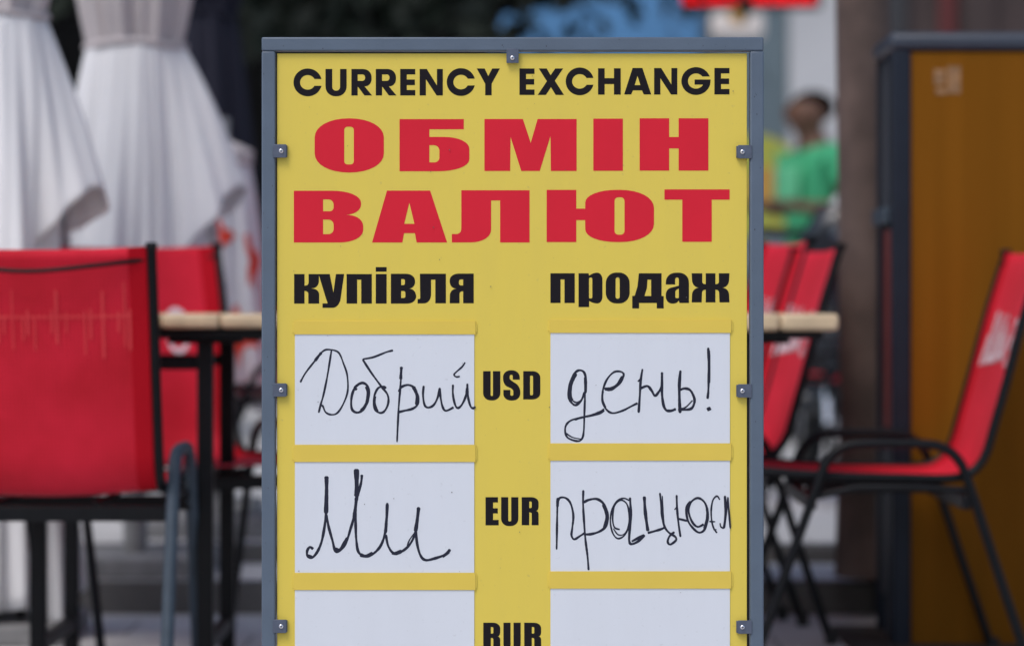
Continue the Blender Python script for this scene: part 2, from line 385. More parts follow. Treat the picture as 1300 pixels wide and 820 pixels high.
N1 = [[(778, 58), (820, 58), (880, 155), (880, 58), (915, 58), (915, 214), (878, 214), (815, 118), (815, 214), (778, 214)]]
Y1 = [[(1115, 55), (1162, 55), (1183, 100), (1206, 55), (1252, 55), (1203, 145), (1203, 213), (1165, 213), (1165, 145)]]
for c in (Cg(117, 137, 84), U1, R1, sh(R1, 144), E1, N1, Cg(1022, 135, 84), Y1): glyph(c, *A_)
X2 = [[(158, 55), (205, 55), (228, 95), (255, 55), (302, 55), (253, 127), (307, 211), (258, 211), (230, 165), (200, 211), (152, 211), (206, 130)]]
H2 = [[(508, 54), (547, 54), (547, 112), (602, 112), (602, 54), (642, 54), (642, 209), (602, 209), (602, 147), (547, 147), (547, 209), (508, 209)]]
A2 = [[(712, 52), (770, 52), (822, 208), (778, 208), (767, 184), (714, 184), (704, 208), (662, 208)], [(741, 98), (758, 153), (724, 153)]]
g0 = math.degrees(math.asin(27 / 82)); gi = math.degrees(math.asin(27 / 45)); g1 = -math.degrees(math.asin(21 / 45))
G2 = [arc(1086, 129, 86, 82, g0, 354) + [(1172, 120), (1078, 120), (1078, 150)] + arc(1086, 129, 47, 45, 360 + g1, gi)]
for c in (sh(E1, -619, -3), X2, Cg(400, 131), H2, A2, sh(N1, 61, -5.5), G2, sh(E1, 532, -6)): glyph(c, *B_)
O3 = [[(25, 32, 150, 270), (570, 32, 272, 150), (570, 458, 150, 272), (25, 458, 270, 150)], [(258, 98, 26), (333, 98, 26), (333, 394, 26), (258, 394, 26)]]
B3 = [[(693, 38), (1199, 38), (1199, 118), (928, 118), (928, 178), (1243, 178, 200, 95), (1243, 448, 95, 250), (693, 448)],
      [(928, 243), (1007, 243, 45), (1007, 378, 40), (928, 378)]]
for c in (O3, B3): glyph(c, 395, 145, 6.19, 'letter_red')
M3 = [[(43, 26), (255, 26), (298, 157), (336, 26), (551, 26), (551, 312), (409, 312), (407, 120), (348, 312), (246, 312), (187, 125), (185, 312), (43, 312)]]
I3 = [[(643, 24), (806, 24), (806, 311), (643, 311)]]
H3 = [[(898, 22), (1061, 22), (1061, 125), (1113, 125), (1113, 22), (1277, 22), (1277, 310), (1113, 310), (1113, 188), (1061, 188), (1061, 310), (898, 310)]]
for c in (M3, I3, H3): glyph(c, 605, 145, 4.333, 'letter_red')
V4 = [[(35, 33), (432, 33, 170, 72), (432, 172, 58, 90), (345, 175), (445, 183, 80, 60), (445, 338, 75, 140), (35, 338)],
      [(208, 84), (270, 84, 32), (270, 154, 24), (208, 154)], [(208, 203), (270, 203, 32), (270, 289, 32), (208, 289)]]
A4 = [[(585, 32), (840, 32), (940, 338), (760, 338), (750, 283), (686, 283), (676, 338), (497, 338)], [(717, 103), (747, 228), (687, 228)]]
L4 = [[(1024, 30), (1427, 30), (1427, 338), (1253, 338), (1253, 90), (1200, 90), (1200, 337, 75, 120), (968, 338), (968, 288), (1024, 288, 30)]]
for c in (V4, A4, L4): glyph(c, 365, 235, 4.643, 'letter_red')
Y4 = [[(47, 31), (243, 31), (243, 155), (302, 155), (302, 31, 85, 210), (757, 31, 225, 120), (757, 376, 120, 225), (302, 376, 210, 85), (302, 231), (243, 231), (243, 376), (47, 376)],
      [(496, 80, 26), (562, 80, 26), (562, 327, 26), (496, 327, 26)]]
T4 = [[(826, 28), (1257, 28), (1257, 96), (1139, 96), (1139, 374), (944, 374), (944, 96), (826, 96)]]
for c in (Y4, T4): glyph(c, 685, 235, 5.2, 'letter_red')
k5 = [[(41, 93), (110, 93), (110, 170), (137, 165, 14, 18), (137, 93), (205, 93), (205, 183, 45, 40), (150, 188), (207, 194, 38, 36), (207, 288), (135, 288), (135, 208, 16), (110, 204), (110, 288), (41, 288)]]
u5 = [[(203, 93), (277, 93), (301, 215), (318, 93), (372, 93), (340, 316, 62, 44), (229, 316), (229, 287), (264, 287, 6), (252, 255)]]
p5 = [[(388, 93), (555, 93), (555, 288), (485, 288), (485, 130), (458, 130), (458, 288), (388, 288)]]
i5 = [[(581, 93), (653, 93), (653, 288), (581, 288)], [(581, 47), (653, 47), (653, 77), (581, 77)]]
v5 = [[(681, 91), (841, 91, 60, 48), (841, 186, 42, 40), (798, 190), (848, 193, 40, 48), (848, 288, 48, 60), (681, 288)],
      [(749, 126), (774, 126, 12), (774, 166, 12), (749, 166)], [(749, 205), (777, 205, 12), (777, 251, 12), (749, 251)]]
l5 = [[(873, 91), (1045, 91), (1045, 286), (975, 286), (975, 130), (947, 130), (947, 286, 60, 48), (858, 287), (858, 258), (875, 258, 8)]]
ya5 = [[(1229, 90), (1229, 286), (1159, 286), (1159, 206), (1135, 210, 14), (1135, 286), (1070, 286), (1072, 194, 40, 38), (1118, 190), (1070, 186, 42, 42), (1070, 90, 45, 60)],
       [(1159, 128), (1131, 128, 14), (1131, 168, 14), (1159, 168)]]
for c in (k5, u5, p5, i5, v5, l5, ya5): glyph(c, 365, 330, 5.2, 'letter_black')
p6 = [[(72, 88), (233, 88), (233, 284), (165, 284), (165, 128), (139, 128), (139, 284), (72, 284)]]
r6 = [[(258, 88), (324, 88), (328, 104), (358, 84, 22), (416, 84, 34, 48), (416, 287, 48, 34), (358, 287, 22), (328, 270), (328, 311), (258, 311)],
      [(327, 116, 8), (349, 116, 9), (349, 254, 9), (327, 254, 8)]]
o6 = [[(438, 83, 72, 70), (596, 83, 70, 72), (596, 287, 72, 70), (438, 287, 70, 72)], [(503, 115, 13), (530, 115, 13), (530, 256, 13), (503, 256, 13)]]
d6 = [[(657, 88), (807, 88), (807, 238), (821, 238), (821, 320), (775, 320), (775, 284), (658, 284), (658, 320), (613, 320), (613, 238), (629, 236), (648, 175)],
      [(714, 130), (738, 130), (738, 238), (694, 238), (710, 185)]]
a6 = [[(835, 162), (835, 84, 65, 66), (988, 84, 66, 65), (988, 284), (926, 284), (921, 268), (903, 288, 16), (835, 288, 44, 46), (835, 192, 36, 36), (921, 170), (921, 116, 11), (897, 116, 11), (897, 162)],
      [(921, 188), (921, 252, 6), (898, 252, 9), (898, 202, 9)]]
zr = [(1163, 88), (1163, 160), (1186, 156, 12, 14), (1186, 88), (1256, 88), (1251, 180, 45, 42), (1208, 183), (1252, 188, 40, 42), (1256, 280), (1190, 280), (1187, 200, 16), (1163, 196), (1163, 280)]
zh6 = [zr + [(2262 - p[0], p[1]) + (tuple(p[2:])[::-1] if len(p) > 3 else tuple(p[2:])) for p in reversed(zr)]]
for c in (p6, r6, o6, d6, a6, zh6): glyph(c, 685, 330, 5.2, 'letter_black')
U7 = [[(172, 145), (296, 145), (296, 555, 19), (335, 555, 19), (335, 145), (457, 145), (457, 628, 125, 132), (172, 628, 132, 125)]]
S7 = [[(778, 285), (778, 130, 120, 132), (500, 130, 132, 120), (502, 370, 100, 80), (640, 430, 20), (672, 465, 12), (672, 552, 24), (622, 552, 24), (622, 455), (507, 455), (507, 630, 110, 134), (787, 630, 134, 120), (787, 395, 95, 85), (655, 312, 15), (612, 275, 15), (612, 205, 24), (662, 205, 24), (662, 285)]]
D7 = [[(835, 145), (1118, 145, 130, 110), (1118, 612, 110, 130), (835, 612)], [(948, 218, 18), (998, 218, 24), (998, 543, 24), (948, 543, 18)]]
for c in (U7, S7, D7): glyph(c, 600, 460, 13, 'letter_black')
E8 = [[(212, 145), (418, 145), (418, 232), (337, 232), (337, 328), (415, 328), (415, 413), (337, 413), (337, 520), (430, 520), (430, 610), (212, 610)]]
U8 = [[(470, 145), (588, 145), (588, 545, 22), (637, 545, 22), (637, 145), (755, 145), (755, 622, 125, 130), (470, 622, 130, 125)]]
R8 = [[(810, 145), (1090, 145, 120, 95), (1090, 368, 75, 40), (1040, 371), (1090, 380, 36, 50), (1090, 608), (976, 608), (976, 398, 22), (935, 396), (935, 608), (810, 608)],
      [(935, 216, 6), (976, 216, 19), (976, 325, 19), (935, 325, 6)]]
for c in (E8, U8, R8): glyph(c, 600, 620, 13, 'letter_black')
for c in (sh(R8, -635, -8), sh(U8, 38, -8), sh(R8, 42, -8)): glyph(c, 600, 780, 13, 'letter_black')

def handwriting(strokes, x0, y0, s, key, name='handwriting'):
    m = MB(); base = PF - .0014
    for si, (wd, pts) in enumerate(strokes):
        pp = smooth_path([(p[0], p[1], 0) for p in pts], 7) if len(pts) > 2 else [Vector((*p, 0)) for p in pts]
        if len(pts) <= 2:
            a, b = pp; pp = [a.lerp(b, t / 6) for t in range(7)]
        n = len(pp); vs = []; rr = random.Random(si * 7 + int(x0))
        ph = rr.uniform(0, 6)
        for i, p in enumerate(pp):
            t = (pp[min(i + 1, n - 1)] - pp[max(i - 1, 0)]); t = t.normalized() if t.length > 0 else Vector((1, 0, 0))
            nn = Vector((-t.y, t.x, 0))
            h = wd * .6 * (1 + .13 * math.sin(i * .55 + ph) + rr.uniform(-.06, .06)) * (.55 if i in (0, n - 1) else 1)
            y = base - si * .000012 - i * .0000012
            for q in (p + nn * h, p - nn * h): vs.append((SXc(x0 + q.x / s), y, SZc(y0 + q.y / s)))
        m.add(vs, [(2 * i, 2 * i + 1, 2 * i + 3, 2 * i + 2) for i in range(n - 1)])
    m.build(name, 'ink', field[key])
S = 5.652
handwriting([(11, [(33, 342), (70, 275), (140, 185), (200, 115), (255, 108), (310, 130), (345, 210), (370, 290), (374, 400), (345, 490), (300, 560), (255, 573), (215, 555), (195, 512), (181, 508)]),
    (17, [(138, 188), (165, 152), (185, 128)]), (12, [(257, 112), (245, 190), (225, 310), (200, 430), (180, 500), (165, 560)]),
    (15, [(440, 395), (425, 375), (480, 345), (522, 380), (520, 460), (490, 530), (445, 558), (405, 535), (400, 460), (420, 390), (460, 348)]),
    (18, [(508, 370), (519, 420), (510, 490), (468, 546)]),
    (12, [(700, 112), (650, 125), (560, 160), (482, 175)]), (13, [(480, 175), (545, 275), (615, 370), (660, 430), (665, 490), (640, 545), (605, 560), (568, 530), (563, 450), (590, 385), (630, 372), (650, 385)]),
    (17, [(570, 440), (566, 500), (590, 552)]),
    (12, [(760, 228), (757, 300), (750, 400), (740, 520), (735, 620), (728, 770)]), (17, [(760, 230), (757, 270), (755, 320)]),
    (14, [(740, 410), (760, 375), (810, 360), (855, 385), (878, 450), (875, 500), (840, 530), (780, 545), (740, 555)]), (22, [(845, 372), (874, 440), (870, 505)]),
    (13, [(920, 365), (915, 430), (925, 500), (950, 522), (990, 505), (1020, 450), (1035, 380)]), (13, [(1035, 380), (1040, 440), (1055, 515), (1080, 545), (1135, 520)]),
    (13, [(1130, 357), (1130, 430), (1145, 500), (1165, 525), (1195, 500), (1225, 430), (1233, 350)]), (13, [(1233, 350), (1238, 440), (1255, 510), (1275, 527), (1292, 515)]),
    (19, [(1233, 375), (1230, 440)]), (10, [(1218, 197), (1195, 230), (1150, 270), (1138, 288), (1155, 302), (1180, 298)])], 375, 425, S, (0, 0))
handwriting([(14, [(245, 420), (250, 330), (235, 270), (200, 255), (165, 280), (135, 350), (122, 430), (140, 480), (175, 505), (215, 470), (240, 410)]), (24, [(175, 275), (145, 340), (131, 430), (150, 474)]),
    (9, [(150, 470), (180, 486), (215, 470)]),
    (12, [(242, 300), (242, 420), (238, 550), (232, 700), (215, 752), (180, 762), (120, 740), (100, 700), (105, 650), (140, 615), (200, 598), (300, 572), (350, 552), (380, 532)]),
    (8, [(105, 705), (150, 735), (220, 750)]), (9, [(170, 612), (230, 592), (300, 580), (350, 565), (382, 545)]),
    (12, [(380, 385), (440, 385), (490, 340), (520, 290), (500, 265), (450, 268), (400, 320), (370, 400), (368, 480), (395, 535), (440, 562), (510, 545), (570, 515), (620, 490)]),
    (21, [(382, 388), (430, 388), (482, 352), (514, 298)]), (14, [(370, 400), (367, 470), (390, 525)]),
    (14, [(655, 245), (642, 330), (635, 450), (627, 560)]), (10, [(622, 337), (642, 312)]), (15, [(640, 385), (690, 368), (720, 400), (745, 437), (775, 405), (795, 370)]),
    (16, [(795, 268), (795, 340), (795, 420), (805, 500), (825, 540), (860, 545), (895, 532)]),
    (18, [(928, 255), (920, 350), (920, 450), (925, 562)]), (15, [(925, 395), (960, 385), (1000, 400), (1028, 460), (1020, 510), (990, 535), (910, 536)]), (9, [(1015, 470), (965, 520), (922, 532)]),
    (14, [(1127, 92), (1130, 200), (1130, 320), (1128, 400), (1122, 460)]), (9, [(1137, 112), (1139, 345)]), (28, [(1126, 520), (1138, 544)])], 700, 425, S, (0, 1))
handwriting([(15, [(148, 580), (125, 566), (107, 590), (108, 625), (140, 638), (175, 600), (205, 530), (225, 430), (235, 340), (238, 250), (239, 78)]), (23, [(239, 78), (240, 180), (236, 340)]),
    (13, [(110, 620), (140, 632)]), (15, [(238, 340), (255, 430), (280, 520), (300, 592), (330, 590), (375, 530), (405, 440), (430, 350), (445, 250), (460, 190), (478, 120), (483, 68)]),
    (22, [(295, 578), (325, 588), (352, 562), (385, 500)]), (27, [(445, 28), (447, 120), (447, 220)]), (20, [(447, 220), (438, 300), (430, 370)]),
    (15, [(440, 300), (440, 420), (445, 520), (460, 600), (505, 630), (560, 612), (610, 560), (640, 480), (652, 380), (658, 262)]), (20, [(470, 618), (510, 628), (560, 608)]),
    (17, [(658, 264), (653, 380), (645, 470)]), (14, [(648, 480), (665, 560), (705, 610), (760, 595), (815, 545), (850, 470), (862, 390), (873, 290)]), (20, [(690, 605), (715, 610), (760, 592)]),
    (20, [(874, 292), (864, 380), (852, 460)]), (15, [(853, 430), (863, 540), (885, 620), (920, 655), (980, 645), (1050, 620), (1092, 582)]), (7, [(1040, 638), (1088, 603)]), (8, [(795, 558), (812, 515), (845, 470)])], 370, 590, 5.417, (1, 0))
handwriting([(13, [(45, 180), (42, 300), (40, 430), (38, 552)]), (16, [(46, 182), (44, 250)]), (13, [(42, 225), (60, 182), (105, 183), (140, 225), (158, 310), (150, 400), (145, 450), (165, 478), (205, 455), (240, 433)]),
    (13, [(230, 125), (228, 220), (235, 350), (245, 480), (260, 600), (268, 700)]), (15, [(230, 215), (270, 195), (330, 190), (380, 230), (405, 310), (395, 380), (350, 420), (290, 440), (245, 443)]), (19, [(372, 225), (399, 320), (378, 400)]),
    (10, [(560, 200), (520, 184), (470, 205), (435, 270), (424, 350), (440, 430), (475, 472), (520, 455), (550, 400), (560, 320), (545, 230), (500, 197), (455, 235), (440, 320), (452, 390), (492, 408)]), (8, [(445, 400), (480, 445), (525, 440), (556, 390)]),
    (15, [(565, 178), (570, 260), (572, 320), (562, 420), (560, 490), (575, 512), (620, 495), (672, 448)]), (15, [(577, 494), (625, 468), (668, 446)]),
    (19, [(668, 170), (673, 260), (682, 340), (694, 420)]), (14, [(692, 433), (740, 420), (790, 405), (812, 394)]), (13, [(780, 145), (790, 240), (796, 320), (815, 390), (845, 430), (890, 460), (895, 485), (855, 515), (836, 495), (850, 455), (885, 425)]), (9, [(797, 165), (803, 300), (812, 380)]),
    (13, [(900, 160), (903, 250), (912, 350), (928, 462)]), (8, [(885, 267), (903, 243)]), (12, [(910, 330), (980, 347)]),
    (13, [(1000, 205), (970, 250), (980, 340), (1020, 400), (1065, 430), (1105, 400), (1125, 310), (1105, 220), (1055, 182), (1005, 210), (985, 270), (1010, 350), (1050, 388), (1095, 370)]), (18, [(1118, 250), (1121, 330), (1098, 405)]),
    (10, [(1210, 195), (1190, 168), (1160, 200), (1148, 280), (1155, 360), (1170, 405), (1190, 432)]), (9, [(1135, 350), (1178, 352)]), (8, [(1163, 407), (1187, 409)]),
    (15, [(1247, 165), (1252, 280), (1240, 400)]), (9, [(1240, 400), (1218, 388), (1212, 362)]), (8, [(1245, 395), (1262, 260), (1268, 175)]), (11, [(1268, 175), (1276, 280), (1286, 402)])], 700, 600, S, (1, 1))

# ------------------------------------------------------------------ sling chairs (local: front = +x)
SLING = [(-.385, .878), (-.345, .75), (-.310, .62), (-.282, .52), (-.262, .455), (-.232, .420), (-.19, .409), (-.10, .410), (.0, .412), (.10, .417), (.19, .424), (.235, .420)]
prof = smooth_path([(a, 0, b) for a, b in SLING], 4)
LOOP = [(.223, 0, .0), (.15, 0, .21), (.088, 0, .38), (.068, 0, .435), (.045, 0, .466), (.01, 0, .479), (-.06, 0, .482), (-.14, 0, .480), (-.175, 0, .472), (-.203, 0, .450), (-.224, 0, .405), (-.29, 0, .205), (-.359, 0, .0)]
lp = [LOOP[0]] + [tuple(p) for p in smooth_path(LOOP[1:-1], 4)] + [LOOP[-1]]
SW = .222
def chair_surface(u, y, off=0):                    # u in 0..1 along the sling
    f = u * (len(prof) - 1); i = min(int(f), len(prof) - 2); p = prof[i].lerp(prof[i + 1], f - i)
    t = (prof[i + 1] - prof[i]).normalized(); nrm = Vector((-t.z, 0, t.x))
    if nrm.x < 0 and u < .4: nrm = -nrm
    if nrm.z < 0 and u >= .4: nrm = -nrm
    sag = -(.014 + .004 * max(0, min(1, (u - .5) * 6)) * (1 - max(0, (u - .92) * 10))) * (1 - (y / SW) ** 2)
    q = p + nrm * (sag + off); return Vector((q.x, y, q.z - (.002 * (1 - (y / SW) ** 2) if u < .02 else 0)))
def make_chair(loc, label, rz, sc=1.0, printed='front', leg_mat='tube', lr=.010, group='red sling chairs around the terrace tables', bow=True):
    t = empty('terrace_chair', loc, label, 'chair', group, rz, sc)
    nu, nv = 46, 14; vs = []; fs = []
    for i in range(nu + 1):
        for j in range(nv + 1): vs.append(chair_surface(i / nu, -SW + 2 * SW * j / nv))
    for i in range(nu):
        for j in range(nv): a = i * (nv + 1) + j; fs.append((a, a + 1, a + nv + 2, a + nv + 1))
    m = MB(); m.add(vs, fs, True); o = m.build('sling', 'red', t)
    md = o.modifiers.new('thick', 'SOLIDIFY'); md.thickness = .0016; md.offset = 0
    for sgn in (-1, 1):
        m = MB(); vs = []; fs = []
        for i in range(nu + 1):
            for yy in (SW - .036, SW - .003):
                for off in (-.0022, .0022): vs.append(chair_surface(i / nu, sgn * yy, off))
        for i in range(nu):
            a = i * 4; b = a + 4; fs += [(a, a + 2, b + 2, b), (a + 1, b + 1, b + 3, a + 3)]
            fs += [(a, b, b + 1, a + 1), (a + 2, a + 3, b + 3, b + 2)]
        m.add(vs, fs); m.build('seam', 'red_seam', t)
        m = MB(); m.tube([(p.x, sgn * (SW + .008), p.z) for p in prof], .0095, 10)
        top = prof[0]; m.box(top.x - .012, top.x + .012, sgn * (SW + .008) - .0105, sgn * (SW + .008) + .0105, top.z - .006, top.z + .008, .003)
        m.build('side_tube', 'tube', t)
        m = MB(); m.tube([(p[0], sgn * (SW + .030), p[2]) for p in lp], lr, 12)
        lg = m.build('leg_loop', leg_mat if sgn < 0 else 'tube', t)
        for q in (lp[0], lp[-1]):
            m = MB(); m.tube([(q[0], sgn * (SW + .030), 0), (q[0], sgn * (SW + .030), .03)], .0145, 10); m.build('foot_cap', 'rubber', lg)
        m = MB(); m.tube([(.094, sgn * (SW + .022), .372), (0, sgn * (SW + .022), .392), (-.12, sgn * (SW + .022), .392), (-.222, sgn * (SW + .022), .386)], .008, 8)
        m.build('side_rail', 'tube', t)
    for x, z in ((.092, .362), (-.222, .362)):
        m = MB(); m.box(x - .009, x + .009, -SW - .03, SW + .03, z - .015, z + .015, .003); m.build('crossbar', 'tube', t)
    for yy in (-.10, .10):
        m = MB(); m.box(-.222, .09, yy - .007, yy + .007, .372, .386, .002); m.build('seat_strut', 'tube', t)
    if bow:
        z0 = .855; xx = -.372
        m = MB(); m.tube(smooth_path([(xx, -SW - .005, z0), (xx - .03, -SW * .6, z0 - .012), (xx - .042, 0, z0 - .024), (xx - .03, SW * .6, z0 - .012), (xx, SW + .005, z0)], 5), .0042, 8)
        m.build('bow_bar', 'tube', t)
    # printed emblem and script on the front of the backrest, faint through the mesh on its rear
    def strip(m, pts, wd, off):
        pp = smooth_path([(a, b, 0) for a, b in pts], 4); n = len(pp); vs = []
        for i, p in enumerate(pp):
            tt = (pp[min(i + 1, n - 1)] - pp[max(i - 1, 0)]).normalized(); nn = Vector((-tt.y, tt.x, 0))
            for q in (p + nn * wd / 2, p - nn * wd / 2): vs.append(chair_surface(q.y, q.x, off))
        m.add(vs, [(2 * i, 2 * i + 1, 2 * i + 3, 2 * i + 2) for i in range(n - 1)])
    rr = random.Random(5)
    m = MB()
    if printed == 'front':
        for a in range(2):
            cx, cy = .115, .118 + a * .034; strip(m, [(cx + .020 * math.cos(k), cy + .015 * math.sin(k)) for k in [q * math.pi / 5 for q in range(11)]], .009, .0032 + a * .0004)
        x = -.165; q = 0
        while x < .06:
            h = rr.uniform(.018, .045) * (1.6 if rr.random() < .25 else 1); c_ = .15 - x * .06
            strip(m, [(x - .004, c_ + .012), (x + .006, c_ - h * .4), (x + .014, c_ - h)], rr.uniform(.006, .013), .003 + q * .00003); q += 1
            if rr.random() < .5: strip(m, [(x, c_), (x + .014, c_ + .006), (x + .022, c_ - .004)], .008, .0045)
            x += rr.uniform(.013, .024)
        m.build('logo_print', 'print_white', t)
    elif printed == 'rear':
        x = -.185
        while x < .17:
            if rr.random() < .22: x += .012; continue
            h0 = rr.uniform(.0, .012); h1 = rr.uniform(.02, .05) * (1.4 if rr.random() < .2 else 1)
            strip(m, [(x, .092 - h0 - (.03 if rr.random() < .15 else 0)), (x + .001, .092 + h1)], rr.uniform(.002, .0045), -.0034); x += rr.uniform(.009, .02)
        x = -.185
        while x < .17: strip(m, [(x, .091), (x + .006, .091)], .005, -.004); x += .0105
        m.build('logo_print', 'print_faint', t)
    return t
G_ = 'red sling chairs around the terrace tables'
# left chair, seen from behind
ch = make_chair((-.905, 5.72, 0), 'red sling chair seen from behind at the left edge', R(90), .992, 'rear', 'tube_grey', lr=.0128)  # one leg loop greyed to carry the sky's reflection
# second chair beside it, turned to the right
make_chair((-.734, 6.31, 0), 'red chair turned to the right behind the left table post', R(-63), 1.03)
make_chair((-.72, 7.9, .13), 'distant red chair seat low in the background just left of the sign frame', R(200), 1.0, None)
make_chair((PX(1088, 5.79), 6.03, .0), 'red chair in profile at the right edge, facing the table', R(180), 1.0)
make_chair((.325, 6.62, 0), 'right one of the two red chairs tucked behind the right table', R(187), 1.02)
make_chair((.28, 6.99, 0), 'left one of the two red chairs behind the right table', R(189), 1.05)
make_chair((.93, 9.3, .13), 'distant dark-legged chair on the plaza seen under the right chair', R(150), 1.0, None)

# ------------------------------------------------------------------ tables
def make_table(x0, label, legs, th=.035):
    Y0 = 5.76; t = empty('bistro_table', (x0 + .3, Y0 + .3, 0), label, 'table', 'small wooden-topped terrace tables')
    n = 5; w_ = .6 / n
    for i in range(n):
        a = -.3 + i * w_; m = MB(); m.box(a + .0008, a + w_ - .0008, -.3, .3, .745 - th, .745, .009); m.build('plank', 'wood', t)
    m = MB(); m.box(-.27, .27, -.27, .27, .694, .744 - th, .002); m.build('top_frame', 'tube', t)
    for lx in legs:
        for ly in (-.22, .22):
            m = MB(); m.box(lx - .0165, lx + .0165, ly - .0165, ly + .0165, .0, .690, .004); m.build('leg', 'tube', t)
            m = MB(); m.box(lx - .075, lx + .075, ly - .02, ly + .02, .684, .6935, .002); m.build('bracket', 'tube', t)
        m = MB(); m.box(lx - .012, lx + .012, -.203, .203, .05, .08, .003); m.build('stretcher', 'tube', t)
    for ly in (-.22, .22):
        m = MB(); m.box(legs[0] + .017, legs[1] - .017, ly - .009, ly + .009, .630, .655, .003); m.build('apron_bar', 'tube', t)
    return t
YT = 5.76
make_table(PX(-22, YT), 'left wooden table top on black square legs, behind the near left chair', (-.2, .143), .030)
make_table(PX(1066, YT) - .6, 'right wooden table top whose rounded end shows right of the sign', (-.2, .13))

# ------------------------------------------------------------------ closed parasols
def parasol(loc, label, mats, tie_z, r_tie, r_top, skirt, seed, group='closed parasols behind the tables', flower=False, top=2.3, outer=None):
    """skirt: function(theta, v) -> radius ; hem(theta) -> z"""
    rnd = random.Random(seed); t = empty('closed_parasol', loc, label, 'parasol', group)
    z0 = loc[2]
    rad, hem = skirt
    nT, nV = 260, 36; vs = []; fs = []
    ph = [rnd.uniform(0, 6.28) for _ in range(4)]
    for j in range(nV + 1):
        v = j / nV
        for i in range(nT):
            th = 2 * math.pi * i / nT
            fold = (.11 * math.sin(7 * th + ph[0] + 1.3 * v + .5 * math.sin(3 * th)) + .08 * math.sin(13 * th + ph[1] - 1.5 * v) + .045 * math.sin(24 * th + ph[2] + 2 * v) + .02 * math.sin(41 * th + 5 * v)) * (.3 + 1.0 * v) * (1 - .75 * ang(th, R(-5), .35) * v)
            rr = r_tie + (rad(th) - r_tie) * (v ** .85)
            rr *= 1 + fold
            z = tie_z + (hem(th) - tie_z) * v
            vs.append((rr * math.cos(th), rr * math.sin(th), z - z0 + .012 * math.sin(9 * th + ph[3]) * v))
    for j in range(nV):
        for i in range(nT): a = j * nT + i; b = j * nT + (i + 1) % nT; fs.append((a, b, b + nT, a + nT))
    m = MB(); m.add(vs, fs, True); sk = m.build('skirt', mats[0], t)
    md = sk.modifiers.new('thick', 'SOLIDIFY'); md.thickness = .002
    if outer:
        rad2, hem2 = outer; vs = []; fs = []; nO = 30
        for j in range(nO + 1):
            v = j / nO
            for i in range(nT):
                th = 2 * math.pi * i / nT
                fold = (.10 * math.sin(5 * th + ph[2] + 2.2 * v) + .07 * math.sin(11 * th + ph[3] - 2 * v) + .03 * math.sin(27 * th + ph[0] + 3 * v)) * (.2 + .9 * v) * (1 - .8 * ang(th, R(-8), .35) * v)
                rr = (r_tie * 1.02 + (rad2(th) - r_tie) * (v ** .9)) * (1 + fold)
                z = tie_z + (hem2(th) - tie_z) * v
                vs.append((rr * math.cos(th), rr * math.sin(th), z - z0 + .02 * math.sin(6 * th + ph[1]) * v))
        for j in range(nO):
            for i in range(nT): a = j * nT + i; b = j * nT + (i + 1) % nT; fs.append((a, b, b + nT, a + nT))
        m = MB(); m.add(vs, fs, True); so_ = m.build('outer_flap', mats[0], t)
        md = so_.modifiers.new('thick', 'SOLIDIFY'); md.thickness = .002
    # gathered upper canopy
    vs = []; fs = []; nV2 = 24
    for j in range(nV2 + 1):
        v = j / nV2; z = tie_z + .004 + (top - tie_z) * v
        rr0 = r_tie * .97 + (r_top - r_tie) * math.sin(min(v * 2.6, 1) * math.pi / 2) - max(0, v - .4) * r_top * 1.45
        for i in range(nT):
            th = 2 * math.pi * i / nT
            rr = max(rr0, .02) * (1 + .08 * math.sin(8 * th + ph[1] + 1.5 * v) + .05 * math.sin(19 * th + ph[0] + 3 * v))
            vs.append((rr * math.cos(th), rr * math.sin(th), z - z0))
    for j in range(nV2):
        for i in range(nT): a = j * nT + i; b = j * nT + (i + 1) % nT; fs.append((a, b, b + nT, a + nT))
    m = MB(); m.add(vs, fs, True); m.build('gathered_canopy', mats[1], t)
    m = MB(); m.tube([((r_tie * 1.03) * math.cos(q), (r_tie * 1.03) * math.sin(q), tie_z - z0 + .004 * math.sin(3 * q)) for q in [k * math.pi / 20 for k in range(41)]], .010, 8, False)
    m.build('tie_strap', mats[1], t)
    m = MB(); m.tube([(0, 0, .03), (0, 0, top - z0 + .06)], .021, 14); m.build('pole', 'pole', t)
    m = MB(); m.box(-.2, .2, -.2, .2, .0, .05, .008); m.tube([(0, 0, .05), (0, 0, .2)], .032, 14); m.build('base', 'base', t)
    if flower:
        # printed red flowers laid on the cloth just outside the folds
        def surf(th, v):
            fold = (.11 * math.sin(7 * th + ph[0] + 1.3 * v + .5 * math.sin(3 * th)) + .08 * math.sin(13 * th + ph[1] - 1.5 * v) + .045 * math.sin(24 * th + ph[2] + 2 * v) + .02 * math.sin(41 * th + 5 * v)) * (.3 + 1.0 * v)
            rr = (r_tie + (rad(th) - r_tie) * (v ** .85)) * (1 + fold) + .004
            return (rr * math.cos(th), rr * math.sin(th), tie_z + (hem(th) - tie_z) * v - z0 + .012 * math.sin(9 * th + ph[3]) * v)
        for (th0, v0, a, b) in flower:
            m = MB(); vs = []; fs = []; n = 14; rings = 5
            for q in range(rings + 1):
                for k in range(n):
                    an = 2 * math.pi * k / n; rr_ = q / rings * (1 + .45 * math.cos(3 * an))
                    vs.append(surf(th0 + a * rr_ * math.cos(an), v0 + b * rr_ * math.sin(an)))
            for q in range(rings):
                for k in range(n): fs.append((q * n + k, q * n + (k + 1) % n, (q + 1) * n + (k + 1) % n, (q + 1) * n + k))
            m.add(vs, fs, True); m.build('printed_flower', 'red_flower', sk)
    return t
def ang(t, c, w_):
    d = (t - c + math.pi) % (2 * math.pi) - math.pi; return math.exp(-(d / w_) ** 2)
